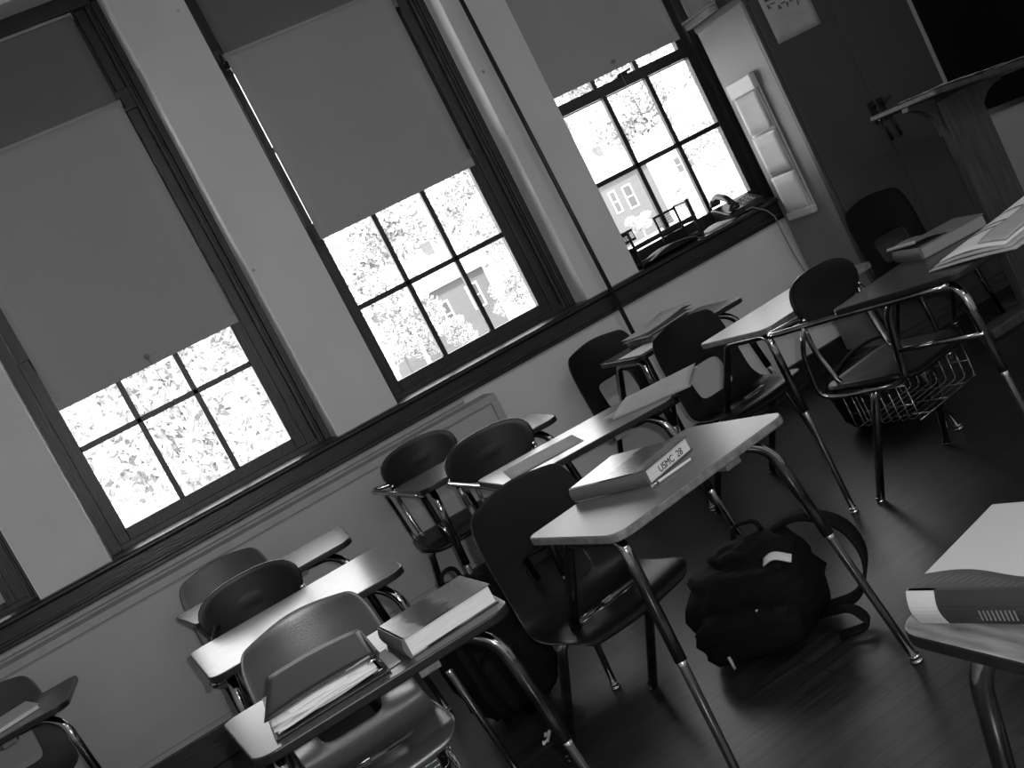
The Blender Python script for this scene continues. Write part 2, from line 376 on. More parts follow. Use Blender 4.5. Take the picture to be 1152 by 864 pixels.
for i, (x, la) in enumerate(((3.955,'key with a dark fob hanging from the left cabinet lock'),(4.018,'key with a dark fob hanging from the right cabinet lock'))):
    o = thing('hanging_key', la, 'key', (x,4.724,1.115), 0, 'keys in the cabinet locks')
    MB().box((-.004,-.002,-.01),(.004,.002,.012)).lathe([(.008,-.002),(.008,.002)], (0,0,0), 12, mat=Matrix.Rotation(R(90),4,'X')).build('key_bow', M['steel'], o)
    MB().tube([(0,-.003,-.008),(.004,-.005,-.04),(.012,-.005,-.12)], [.006,.007,.010], 8).build('fob', M['black'], o, smooth=True)
# notice on the door
n = thing('notice', 'grey printed sheet taped high on the left cabinet door', 'notice', (3.599,4.743,1.683))
MB().sheet(lambda u, v: Vector((.284*u, .0025*math.sin(u*3.1)-.0035, .30*v)), 8, 6).build('sheet', M['paperdim'], n, smooth=True, solid=.0006)
for body, x, z, s, bo in (('THE RULES', .065, .238, .038, .0012), ('R', .03, .172, .035, .0003), ('A', .085, .15, .035, .0003), ('F', .14, .145, .035, .0003), ('F', .20, .128, .035, .0003)):
    text('lettering', body, s, M['ink'], n, (x, -.0045, z), (R(90),0,0), bold=bo)
for x0, x1, z, h in ((.03,.255,.213,.010),(.055,.082,.190,.005),(.110,.140,.172,.005),(.163,.190,.164,.005),(.222,.262,.150,.005)):
    MB().box((x0,-.0052,z),(x1,-.0045,z+h)).build('printed_line', M['ink'], n)
# plastic pocket file on the cabinet side
pf = thing('wall_file', 'long pale plastic pocket file of papers on the cabinet side', 'wall file', (3.519,4.905,.855))
b = MB(); b.box((-.012,0,0),(0,.235,.77)); b.build('back_panel', M['pocket'], pf, bevel=.004)
b = MB(); b.box((-.035,-.002,.69),(-.001,.238,.775)); b.build('top_flap', M['pocket'], pf, bevel=.008)
for i, z in enumerate((0,.23,.46)):
    def fp(u, v, z=z): return Vector((-.016-.008*math.sin(v*1.4)-.002*math.sin(u*6+z*9), .005+.225*u, z+.235*v))
    MB().sheet(fp, 10, 8).build('pocket', M['pocket'], pf, smooth=True, solid=.003)
MB().box((-.035,.0,-.012),(0,.235,.035)).build('bottom_lip', M['pocket'], pf, bevel=.01)
for i, z in enumerate((.05,.28,.51)):
    o = MB().sheet(lambda u, v, z=z: Vector((-.030-.002*math.sin(u*5+i), .016+.203*u, z-.03+.205*v)), 8, 4).build('paper', M['paper'], None, smooth=True, solid=.002, loc=(3.519,4.905,.855))
    tag(o, ['white sheet showing in the lowest pocket of the wall file', 'white sheet in the middle pocket of the wall file', 'white sheet in the top pocket of the wall file'][i], 'paper', 'sheets in the wall file')
# things on top of the cabinet
o = thing('paper_ream', 'pale flat box hanging over the cabinet top edge nearest the window', 'box', (3.50,5.0,1.986))
MB().box((0,0,0),(.22,.26,.035)).build('tray', M['paperdim'], o, bevel=.003); MB().box((-.008,-.004,.036),(.226,.264,.05)).build('lid', M['paperdim'], o, bevel=.004)
o = thing('storage_carton', 'grey carton standing on the pale flat box on the cabinet', 'box', (3.53,4.99,2.037))
MB().box((0,0,0),(.26,.25,.24)).build('carton', M['trimlight'], o, bevel=.006); MB().box((-.004,-.004,.24),(.264,.254,.262)).build('lid', M['trimlight'], o, bevel=.003)
o = thing('binder', 'black binder lying flat at the front of the cabinet top', 'binder', (3.53,4.765,1.986))
MB().box((0,0,0),(.30,.20,.005)).box((0,0,.045),(.30,.20,.05)).box((0,0,0),(.006,.20,.05)).build('cover', M['black'], o, bevel=.002); MB().box((.01,.006,.006),(.29,.195,.044)).build('pages', M['black'], o)

# blackboard on the right wall
bd = thing('blackboard', 'large black chalkboard with thin metal frame on the wall right of the cabinet', 'blackboard', (X1,5.2,.83))
MB().box((-.012,-3.6,.03),(-.002,0,1.3)).build('writing_surface', M['board'], bd)
b = MB(); b.box((-.026,-3.63,1.3),(-.001,.018,1.33)).box((-.026,-3.63,.0),(-.001,.018,.03)).box((-.026,-3.63,.03),(-.001,-3.6,1.3)).box((-.015,0,.03),(-.001,.005,1.3)); b.build('frame', M['alu'], bd, bevel=.003)
# lectern
lc = thing('lectern', 'tall wooden lectern with a wide thin top and single broad post', 'lectern', (3.96,4.22,0))
MB().box((-.125,-.03,.05),(.125,.03,1.10)).build('post', M['lectern'], lc, bevel=.006)
TL = Matrix.Translation((0,0,1.105)) @ Matrix.Rotation(R(7.5),4,'Y')
prof = [(0,0),(.16,0),(.16,-.02)] + [(.16-.16*math.sin(R(a)), -.02-.16*(1-math.cos(R(a)))) for a in range(10,91,10)]
for s in (-1, 1):
    MB().prism([(s*x, z) for x, z in prof], -.02, .02, mat=Matrix.Translation((s*.125,0,-s*.016)) @ TL @ Matrix.Rotation(R(90),4,'X')).build('bracket', M['lectern'], lc, bevel=.002)
MB().box((-.29,-.22,0),(.50,.24,.026), mat=TL).build('top', M['lectern'], lc, bevel=.006)
MB().box((-.40,-.06,0),(.30,.06,.055)).build('foot', M['lectern'], lc, bevel=.012)
MB().box((-.06,-.26,0),(.06,.26,.05)).build('foot', M['lectern'], lc, bevel=.012)
for i, (x, y, a, la) in enumerate(((-.12,-.12,6,'white sheet on the window side of the lectern top'),(.08,-.1,-9,'pale sheets spread on the middle of the lectern top'),(.30,-.08,14,'white sheet at the blackboard side of the lectern top'))):
    c = thing('sheet_of_paper', la, 'paper', (3.96+x,4.22+y,1.1355+.004*(i%2)-x*math.tan(R(7.5))), R(a), 'papers on the lectern'); c.rotation_euler.y = R(7.5)
    MB().sheet(lambda u, v: Vector((-.11+.22*u, -.08+.28*v, .002+.005*abs(math.sin(u*5+v*3+x*9)))), 8, 8).build('sheet', M['paper'] if i != 1 else M['paperdim'], c, smooth=True, solid=.0015)

# things on the sill of the window by the cabinet
og = thing('letter_tray', 'black wire mesh two tier letter tray on the sill by the cabinet', 'desk tray', (2.66,5.262,ZS+.001))
def meshpanel(m, p, du, dv, nu, nv, r=.0008):
    p, du, dv = Vector(p), Vector(du), Vector(dv)
    for i in range(nu+1): m.tube([p+du*(i/nu), p+du*(i/nu)+dv], r, 4)
    for j in range(nv+1): m.tube([p+dv*(j/nv), p+dv*(j/nv)+du], r, 4)
fr = MB()
for y in (0,.16):
    fr.tube([(0,y,.008),(0,y,.20)], .007, 6); fr.tube([(.40,y,.008),(.40,y,.20)], .007, 6)
for z in (.004,.095,.20):
    fr.tube([(0,0,z+.004),(0,.16,z+.004)], .007, 6); fr.tube([(.40,0,z+.004),(.40,.16,z+.004)], .007, 6)
fr.build('frame', M['black'], og)
for z in (.012,.10):
    t = MB(); t.box((.003,.003,z),(.397,.157,z+.003)); t.box((.003,.003,z),(.397,.006,z+.024)); t.build('tray', M['black'], og)
def framed(name, p, du, dv, nu, nv):
    e = MB(); meshpanel(e, p, du, dv, nu, nv, .0013); P, U, V = Vector(p), Vector(du), Vector(dv)
    e.tube([P, P+U, P+U+V, P+V], .008, 6, closed=True); e.build(name, M['black'], og)
for z, h in ((.02,.07),(.112,.085)):
    framed('end_panel', (0,.004,z), (0,.15,0), (0,0,h), 12, 5); framed('back_panel', (.255,.157,z), (.14,0,0), (0,0,h), 13, 6)
framed('side_panel', (.0,.157,.15), (.11,0,0), (0,0,.05), 10, 3)
MB().box((.385,-.006,.0),(.405,.010,.215)).build('end_post', M['black'], og, bevel=.002)
MB().box((.252,.15,.0),(.262,.160,.2)).build('upright', M['black'], og, bevel=.002)
for i, (x, y, z, ww, dd, a, la, m) in enumerate(((2.69,5.27,ZS+.108,.26,.12,0,'pale sheet lying in the upper wire tray on the sill','paper'),(2.70,5.25,ZS+.02,.30,.13,0,'curled sheet drooping from the lower wire tray','paper'))):
    o = MB().sheet(lambda u, v, i=i: Vector((ww*u, -.025*i+dd*v, .006*math.sin(u*3)*v + (.028*math.sin(u*3.1)*(1-.3*v) if i else 0))), 12, 5).build('sheet_of_paper', M[m], None, smooth=True, solid=.0012, loc=(x,y,z), rz=R(a))
    tag(o, la, 'paper', 'papers in the wire tray')
o = MB().sheet(lambda u, v: Vector((.19*u, .10*v, .002+.018*math.sin(u*2.8)*v)), 10, 4).build('sheet_of_paper', M['paper'], None, smooth=True, solid=.003, loc=(3.075,5.225,ZS+.003), rz=R(3))
tag(o, 'white papers lying on the sill between the wire tray and phone', 'paper')
ph = thing('desk_phone', 'black push button desk phone at the cabinet end of the sill', 'phone', (3.375,5.345,ZS+.001), R(-6))
MB().prism([(-.10,0),(.10,0),(.10,.085),(.06,.085),(-.10,.035)], -.115, .115, mat=Matrix(((0,0,1,0),(1,0,0,0),(0,1,0,0),(0,0,0,1)))).build('base', M['black'], ph, bevel=.008)
hs = MB(); hs.tube(fillet([(-.075,-.115,.07),(-.075,-.07,.115),(-.075,.03,.145),(-.075,.09,.12)],.03), [.018]*14, 12)
for y, z in ((-.105,.062),(.085,.115)): hs.lathe([(.014,.022),(.030,.008),(.033,-.010),(.027,-.020)], (-.075,y,z), 16)
hs.build('handset', M['black'], ph, smooth=True)
k = MB()
for i in range(4):
    for j in range(3):
        y = -.07+.028*i; z = .0445+.3125*(y+.07); k.box((.0+.03*j,y,z-.004),(.02+.03*j,y+.018,z+.007))
k.build('keypad', M['trimlight'], ph, bevel=.002)
kk = MB().tube([(3.33,5.222,1.0),(3.36,5.195,.998),(3.42,5.185,.95),(3.455,5.19,.90),(3.46,5.20,.80),(3.485,5.225,.66),(3.512,5.235,.52),(3.515,5.24,.35)], .004, 6).build('phone_cord', M['cord'], None, smooth=True)
tag(kk, 'thin phone cord drooping from the sill beside the cabinet', 'cord')
# ---------------------------------------------------------------- student desks: chair and desk joined in one tube frame
# local frame: origin on the floor under the corner of the top at the sitter's right front; x along the front edge, y back towards the seat
def shell(cx, m, parent):
    """one-piece scoop seat with a slot between backrest and seat"""
    rows = [(.395,.400,.175,0),(.402,.428,.205,0),(.44,.436,.222,0),(.53,.428,.224,0),(.61,.426,.218,0),(.665,.438,.208,0),(.69,.475,.200,0),
            (.697,.515,.198,0),(.703,.56,.198,0),(.708,.605,.198,0),(.713,.645,.198,.002),(.722,.70,.196,.006),(.732,.755,.188,.016),(.738,.792,.165,.026)]
    ts = [-1,-.82,-.46,-.15,.15,.46,.82,1]; n = len(ts); mb = MB()
    vs = []
    for i, (y, z, hw, arch) in enumerate(rows):
        back = max(0, min(1, (z-.45)/.15)) if i > 5 else 0
        for t in ts:
            dip = -.012*(1-t*t) if i < 6 else 0
            vs.append((cx + hw*t, y + back*.028*(1-t*t), z + dip + arch*(1-abs(t)**1.5)))
    fs = []
    for i in range(len(rows)-1):
        for j in range(n-1):
            if 6 <= i <= 8 and 2 <= j <= 4: continue
            fs.append((i*n+j, i*n+j+1, (i+1)*n+j+1, (i+1)*n+j))
    mb.add(vs, fs); return mb.build('seat_shell', m, parent, smooth=True, solid=.007, sub=2)

def oval_back(cx, m, parent):
    mb = MB(); nu, nv = 28, 6; hw, z0, z1 = .186, .655, .845; zc, hh = (z0+z1)/2, (z1-z0)/2
    vs = [(cx, .745, zc)]; fs = []
    for k in range(1, nv+1):
        for j in range(nu):
            t = 2*math.pi*j/nu; e = 2/2.7
            x = hw*math.copysign(abs(math.cos(t))**e, math.cos(t)); z = hh*math.copysign(abs(math.sin(t))**e, math.sin(t))
            x *= (1 - .10*max(0, -z/hh)); q = k/nv
            vs.append((cx + x*q, .715 + .032*(1-(x*q/hw)**2) + .10*(z*q)*.3, zc + z*q))
    for j in range(nu): fs.append((0, 1+j, 1+(j+1)%nu))
    for k in range(nv-1):
        for j in range(nu):
            fs.append((1+k*nu+j, 1+(k+1)*nu+j, 1+(k+1)*nu+(j+1)%nu, 1+k*nu+(j+1)%nu))
    mb.add(vs, fs); b = mb.build('backrest', m, parent, smooth=True, solid=.012, bevel=.003)
    for s in (-1, 1):
        MB().lathe([(.009,0),(.008,.004),(.003,.006)], (0,0,0), 12, mat=Matrix.Translation((cx+s*.166,.714,.705)) @ Matrix.Rotation(R(90),4,'X')).build('rivet', M['steel'], b, smooth=True)
    return b

def oval_seat(cx, m, parent):
    o = rrect(-.205, .37, .205, .755, [.07,.07,.10,.10], 8)
    mb = MB(); n = len(o); vs = []; fs = []
    rings = [(1,-.010),(1,.0),(.97,.008),(.85,.006),(.6,.0),(.3,-.003)]
    for q, dz in rings:
        for x, y in o: vs.append((cx + x*q, .56 + (y-.56)*q, .445 + dz - (.02*max(0,(.43-y))/.06*q)))
    for k in range(len(rings)-1):
        for j in range(n): fs.append((k*n+j, k*n+(j+1)%n, (k+1)*n+(j+1)%n, (k+1)*n+j))
    fs += [tuple(range(n))[::-1], tuple((len(rings)-1)*n+j for j in range(n))]
    mb.add(vs, fs); return mb.build('seat', m, parent, smooth=True)

def glide(leg, p):
    MB().lathe([(.014,.022),(.015,.016),(.008,.012),(.016,.008),(.017,.004),(.014,.001)], (p[0],p[1],0), 14).build('foot_glide', M['steel'], leg, smooth=True)

def basket(cx, parent):
    b = MB(); x0, x1, y0, y1, z0, z1 = cx-.17, cx+.17, .42, .70, .27, .40
    for i in range(8):
        y = y0 + (y1-y0)*i/7; b.tube(fillet([(x0,y,z1),(x0,y,z0),(x1,y,z0),(x1,y,z1)], .02, 3), .0022, 6)
    for x in (x0+.06, cx, x1-.06): b.tube(fillet([(x,y0,z0),(x,y1,z0),(x,y1,z1)], .015, 3), .0022, 6)
    for x in (x0, x1): b.tube([(x,y0,z1),(x,y1,z1)], .003, 6); b.tube([(x,y0,z0+.06),(x,y1,z0+.06)], .0022, 6)
    b.tube([(x0,y0,z0),(x1,y0,z0)], .003, 6)
    return b.build('book_basket', M['chrome'], parent, smooth=True)

def desk(label, x, y, ang, style='shell', W=.61, D=.42, cx=.20, top='lamgrey', edge='edgeblack', seat='shellblack', bask=False, arm=-.125, flare=0):
    t = thing('student_desk', label, 'desk', (x, y, 0), R(ang), 'student desks with attached chairs')
    a = t
    fl = -.06 if style == 'oval' else flare
    # top with slightly flared armrest side
    o = [(px + fl*(py/D)*(1 if px < .2 else 0)*max(0,(1-px/.2)), py) for px, py in rrect(0, 0, W, D, [.035,.03,.045,.05], 6)]
    tp = MB().prism(o, .7185, .74, 0, side=1).build('desktop', [M[top], M[edge]], a, bevel=.0035)
    RT = .0152
    def leg2(p, r, n):
        q0, q1 = Vector(p[0]), Vector(p[1]); k = (.40-q0.z)/(q1.z-q0.z); br = q0.lerp(q1, k)
        l = MB().tube(fillet([br]+p[1:], r, n), RT, 12).build('leg', M['chrome'], a, smooth=True)
        MB().tube([q0, q0.lerp(br,.97), br+(q1-q0)*.02], [.0112,.0118,.0118], 12).build('leg_insert', M['steel'], l, smooth=True)
        return l
    # right-front of sitter (picture's left): leg, then under the top, then down to the seat
    if style == 'shell':
        p = [(-.012,-.02,.004),(.04,.055,.69),(.045,.085,.706),(.04,.29,.706),(.045,.33,.66),(.055,.515,.425),(.11,.53,.408),(.36,.535,.408)]
        l1 = leg2(p, .045, 5)
        p = [(W+.01,-.015,.004),(W-.05,.07,.66),(W-.10,.10,.706),(W-.22,.16,.706),(.20,.17,.706)]
        l2 = leg2(p, .06, 6)
        zs = .412; feet = ((cx-.2,.81),(cx+.16,.83)); tops = ((cx-.175,.57),(cx+.16,.57))
    else:
        p = [(-.005,-.02,.004),(.04,.05,.66),(.045,.09,.706),(.03,.30,.706),(.025,.335,.66),(.045,.40,.43),(.06,.46,.408),(.07,.72,.412)]
        l1 = leg2(p, .055, 6)
        p = [(W+.01,-.015,.004),(W-.05,.07,.66),(W-.09,.10,.706),(W-.20,.20,.706),(.20,.22,.706)]
        l2 = leg2(p, .06, 6)
        MB().tube([(.024,.028,.53),(.034,.375,.53)], .0095, 10).build('stretcher', M['chrome'], a, smooth=True)
        ar = [(.0,.06,.709),(.1*arm,.20,.709),(.4*arm,D,.716),(arm,.69,.728),(arm+.015,.735,.728),(cx-.166,.728,.715),(cx-.166,.728,.69)]
        MB().tube(fillet(ar, .03, 5), .0105, 10).build('arm_tube', M['chrome'], a, smooth=True)
        sp = [(arm*.72,.585,.722),(arm*.6,.66,.62),(arm*.48,.69,.455),(arm*.24,.62,.43),(.04,.47,.412),(.30,.45,.412)]
        MB().tube(fillet(sp, .04, 5), .0095, 10).build('arm_support', M['chrome'], a, smooth=True)
        bs = [(cx+.166,.728,.71),(cx+.166,.735,.60),(cx+.16,.70,.43),(cx+.14,.50,.414)]
        MB().tube(fillet(bs, .05, 5), .0105, 10).build('back_tube', M['chrome'], a, smooth=True)
        bs = [(cx-.166,.728,.71),(cx-.166,.735,.60),(cx-.15,.70,.43),(cx-.12,.50,.414)]
        MB().tube(fillet(bs, .05, 5), .0105, 10).build('back_tube', M['chrome'], a, smooth=True)
        zs = .412; feet = ((cx-.22,.70),(cx+.22,.71)); tops = ((cx-.165,.56),(cx+.165,.56))
    xm = (tops[0][0]+tops[1][0])/2
    legs = [l1, l2]
    for (fx, fy), (tx, ty) in zip(feet, tops):
        legs.append(MB().tube(fillet([(fx,fy,.004),(tx,ty,zs-.02),(tx+(xm-tx)*.25,ty-.01,zs),(xm,ty-.01,zs)], .03, 5), RT, 12).build('leg', M['chrome'], a, smooth=True))
    glide(l1, p0(style)); glide(l2, (W+.01,-.015)); glide(legs[2], feet[0]); glide(legs[3], feet[1])
    MB().box((W-.24,.012,.700),(W-.19,.05,.7185)).build('clip', M['edgegrey'], a, bevel=.003)
    if style == 'shell': shell(cx, M[seat], a)
    else: oval_back(cx, M[seat], a); oval_seat(cx, M[seat], a)
    if bask: basket(cx, a)
    return t
def p0(style): return (-.012,-.02) if style == 'shell' else (-.005,-.02)

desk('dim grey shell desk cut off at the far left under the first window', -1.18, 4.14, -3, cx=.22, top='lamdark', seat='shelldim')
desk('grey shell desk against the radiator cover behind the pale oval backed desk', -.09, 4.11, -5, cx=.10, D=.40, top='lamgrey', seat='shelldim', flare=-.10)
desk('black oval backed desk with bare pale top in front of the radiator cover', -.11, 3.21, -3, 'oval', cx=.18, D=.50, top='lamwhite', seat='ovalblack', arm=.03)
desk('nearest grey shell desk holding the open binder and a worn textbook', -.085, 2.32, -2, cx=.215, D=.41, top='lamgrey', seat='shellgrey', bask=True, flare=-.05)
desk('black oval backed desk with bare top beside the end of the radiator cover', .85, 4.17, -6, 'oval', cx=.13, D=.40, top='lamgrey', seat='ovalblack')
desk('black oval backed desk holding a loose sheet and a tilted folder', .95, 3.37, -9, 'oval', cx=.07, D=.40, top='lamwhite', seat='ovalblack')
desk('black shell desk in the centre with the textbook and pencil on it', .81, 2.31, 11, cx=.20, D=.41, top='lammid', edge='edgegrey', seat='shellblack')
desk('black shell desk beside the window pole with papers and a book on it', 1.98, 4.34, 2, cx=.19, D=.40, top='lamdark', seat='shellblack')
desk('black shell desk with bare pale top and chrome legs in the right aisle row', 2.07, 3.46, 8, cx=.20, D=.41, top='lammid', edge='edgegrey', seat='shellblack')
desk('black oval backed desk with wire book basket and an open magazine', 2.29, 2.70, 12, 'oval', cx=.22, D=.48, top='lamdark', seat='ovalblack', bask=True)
ch = thing('school_chair', 'black plastic shell chair standing alone in front of the dark cabinet', 'chair', (3.42,3.94,0), R(-2))
shell(.20, M['shellblack'], ch)
for fx, fy, tx, ty in ((0,.80,.03,.58),(.40,.80,.37,.58),(.01,.42,.03,.47),(.39,.42,.37,.47)):
    q = MB().tube(fillet([(fx,fy,.004),(tx,ty,.395),(.2-(.2-tx)*.6,ty,.41),(.2,ty,.41)], .03, 5), .011, 10).build('leg', M['chrome'], ch, smooth=True); glide(q, (fx,fy))
desk('woodgrain topped desk at the lower right corner with the thick textbook', 1.34, 1.27, 180, 'shell', cx=.2, D=.42, top='lamwood', seat='shellblack')

# ---------------------------------------------------------------- books and papers on the desks
ZD = .7405
def book(label, x, y, ang, w, d, h, cover, pages, spine=None, name='textbook', z=ZD, tilt=None, group=None):
    """lies flat; x along the width, spine at the local left side (x=0)"""
    t = thing(name, label, 'book', (x, y, z), R(ang), group)
    if tilt: t.rotation_euler = (tilt[0], tilt[1], R(ang))
    c = MB(); c.box((0,0,0),(w,d,.0035)); c.box((0,0,h-.0035),(w,d,h)); c.build('cover', cover, t, bevel=.0012)
    s = MB()
    s.add([(.001-.007*math.sin(math.pi*i/8), yy, h*i/8) for i in range(9) for yy in (0, d)] + [(.006, yy, h*i/8) for i in range(9) for yy in (0, d)],
          [(2*i, 2*i+1, 2*i+3, 2*i+2) for i in range(8)] + [(18+2*i, 18+2*i+2, 18+2*i+3, 18+2*i+1) for i in range(8)] +
          [tuple([2*i for i in range(9)] + [18+2*i for i in range(8,-1,-1)]), tuple([2*i+1 for i in range(9)] + [18+2*i+1 for i in range(8,-1,-1)]), (0,18,19,1), (16,17,35,34)])
    s.build('spine', spine or cover, t)
    p = MB(); p.box((.004,.004,.0035),(w-.005,d-.004,h-.0035)); p.build('pages', pages, t)
    return t

cvA = coverm('landscape_glare_cover', [(0,.10),(.14,.16),(.22,.03),(.52,.025),(.60,.45),(1,.6)], 1, (0,.275), 9, .10, .22)  # pale far end is window glare painted in, the dark part is print
bA = book('worn thick textbook with marked page edges on the centre desk', 1.022, 2.508, 24, .20, .275, .040, cvA, M['pages'], M['bookgrey'])
text('marker_lettering', 'USMC  28', .026, M['ink'], bA, (.055,.0035,.008), (R(90),0,0))
pc = thing('pencil', 'short pale pencil lying beside the thick textbook on the centre desk', 'pencil', (1.035,2.488,ZD+.0037), R(10))
MB().tube([(0,0,0),(.115,0,0)], .0036, 6).build('shaft', M['paper'], pc); MB().tube([(.115,0,0),(.132,0,0)], [.0036,.0006], 6).build('point', M['bookgrey'], pc)
MB().tube([(-.014,0,0),(0,0,0)], .0037, 8).build('ferrule', M['steel'], pc, smooth=True); MB().tube([(-.024,0,0),(-.014,0,0)], .0036, 8).build('eraser', M['paperdim'], pc, smooth=True)

cvB = coverm('mountain_cover', [(0,.34),(.16,.30),(.24,.02),(.50,.018),(.60,.16),(.78,.10),(1,.15)], 0, (0,.235), 8, .14, .25)
book('scuffed dark covered textbook on the right end of the grey shell desk', .290, 2.352, 3, .228, .20, .046, cvB, M['pages'], M['bookgrey'])
# open binder
bn = thing('binder', 'dark binder stuffed with ruffled white pages on the grey shell desk', 'binder', (-.030,2.362,ZD+.001), R(-2)); bn.scale = (.95,.92,.92)
MB().box((0,0,0),(.285,.24,.004)).build('back_cover', M['binder'], bn, bevel=.001)
def cvf(u, v):
    x = -.004 + .285*u + .05*v*(1-u); return Vector((x, .055+.215*v, .036 + .035*v*(1-.35*u) + .006*math.sin(u*3.2)))
MB().sheet(cvf, 12, 8).build('front_cover', M['binder'], bn, smooth=True, solid=.004)
MB().sheet(lambda u, v: Vector((.283-.012*math.sin(v*3.14), .03+.22*u, .002+.055*v*(.75+.25*u))), 8, 6).build('spine', M['binder'], bn, smooth=True, solid=.004)
for i in range(9):
    q = i/8
    MB().sheet(lambda u, v, i=i, q=q: Vector((.012+.245*u+.006*math.sin(i*2.3), .020+.014*math.sin(i*1.7)+.19*v, .006+.026*q*(1-.5*u)+.012*q*v+.005*math.sin(u*7+i*1.3)*(1-u)*(1-v)+.006*u)), 14, 5).build('page', M['paper'], bn, smooth=True, solid=.0022)
rg = MB()
for yy in (.045,.075): rg.tube([(.262+.016*math.cos(R(a)), yy, .014+.018*math.sin(R(a))) for a in range(0,181,20)], .0025, 8)
rg.box((.25,.03,.004),(.278,.22,.007)); rg.build('rings', M['steel'], bn, smooth=True)
MB().box((.20,.05,.040),(.262,.062,.0415)).build('label_strip', M['paperdim'], bn)
o = MB().sheet(lambda u, v: Vector((.035*u+.012*v, .17*v, .001+.002*math.sin(v*5))), 4, 8).build('paper_strip', M['paperdim'], None, smooth=True, solid=.0008, loc=(.236,2.37,ZD), rz=R(4))
tag(o, 'narrow torn paper strip between the binder and scuffed textbook', 'paper')

# desk with sheet and folder
o = MB().sheet(lambda u, v: Vector((.27*u, .20*v, .0012+.001*math.sin(u*4))), 6, 6).build('sheet_of_paper', M['paperdim'], None, smooth=True, solid=.0006, loc=(.985,3.465,ZD), rz=R(-12))
tag(o, 'plain grey sheet lying flat on the left of the oval backed desk', 'paper')
fo = thing('folder', 'grey paper folder sticking out past the end of its desk', 'folder', (1.385,3.44,ZD+.002), R(-37))
MB().sheet(lambda u, v: Vector((.28*u, .30*v, .003+.012*u*v+.004*math.sin(v*4))), 10, 10).build('front_flap', M['paperdim'], fo, smooth=True, solid=.001)
MB().box((0,0,-.001),(.285,.305,.0005)).build('back_flap', M['paperdim'], fo)
MB().sheet(lambda u, v: Vector((-.05*u, .02+.10*v*(1-u), .004+.010*u)), 4, 4).build('dog_ear', M['paperdim'], fo, smooth=True, solid=.0008)

# desk by the window pole
book('thick dim book under loose papers on the desk beside the window pole', 2.16, 4.50, 10, .26, .2, .03, M['bookgrey'], M['pagesdim'])
o = MB().sheet(lambda u, v: Vector((.24*u, .20*v, .001)), 5, 5).build('sheet_of_paper', M['paper'], None, solid=.0006, loc=(2.01,4.37,ZD), rz=R(6)); tag(o, 'bright white sheet at the front edge of the desk by the window pole', 'paper')
for i in range(3):
    o = MB().sheet(lambda u, v, i=i: Vector((.30*u, .20*v, .003+.010*u*u*(i+1)*.6+.003*math.sin(v*4+i))), 10, 6).build('loose_paper', M['paperdim'] if i != 1 else M['bookgrey'], None, smooth=True, solid=.001, loc=(2.13+.015*i,4.48+.012*i,ZD+.033+.006*i), rz=R(10+3*i))
    tag(o, ['grey paper directly on the thick dim book by the window pole', 'dark leaflet in the middle of the papers by the window pole', 'topmost curled paper on the desk by the window pole'][i], 'paper', 'papers by the window pole')

# far-left desk
book('pale thin book on the right half of the desk cut off at the left', -.83, 4.20, 18, .17, .2, .018, M['paperdim'], M['pages'], name='paperback')
o = MB().sheet(lambda u, v: Vector((.15*u, .12*v, .002+.006*math.sin(u*3))), 6, 4).build('sheet_of_paper', M['paper'], None, smooth=True, solid=.001, loc=(-.98,4.14,ZD), rz=R(4)); tag(o, 'white folded sheet at the front of the desk cut off at the left', 'paper')

# magazine desk
mg = thing('magazine', 'open grey magazine with banded pages spread on the basket desk', 'magazine', (2.385,2.63,ZD+.001), R(10))
def mgf(k):
    def f(u, v):
        b = .0+.030*math.sin(min(1,max(0,v))*3.1)*(.4+.6*u); return Vector((.47*u+.02*k, -.06+.03*k+(.32-.04*k)*v, .003+.006*k+b*(.35+.3*k)+.018*u*(k*.5)))
    return f
for k, m in enumerate(('paperdim','paperdim','paper')):
    MB().sheet(mgf(k), 14, 14).build('page', M[m], mg, smooth=True, solid=.004)
for x in (.16,.20,.30): MB().ribbon([mgf(2)(x/.47, v/10) + Vector((0,0,.0035)) for v in range(4,11)], .010, .0008, (1,0,0)).build('dark_band', M['ink'], mg)
MB().sheet(lambda u, v: mgf(2)(.05+.6*u, .02+.42*v) + Vector((0,0,.007+.004*math.sin(u*6))), 8, 6).build('loose_insert', M['paperdim'], mg, smooth=True, solid=.001)
# grey book on the desk by the cabinet
bg = book('thick grey hardback with lifted cover at the back of the basket desk', 2.51, 3.09, -12, .26, .19, .045, M['bookgrey'], M['pagesdim'])
MB().sheet(lambda u, v: Vector((-.01+.12*u, .0+.205*v, .048+.02*(1-u)*(1-v)+.006*math.sin(u*3))), 8, 6).build('lifted_cover', M['bookgrey'], bg, smooth=True, solid=.004)
MB().tube([(-.012,-.01,.07),(-.005,.2,.052)], .006, 8).build('cover_edge', M['paperdim'], bg, smooth=True)

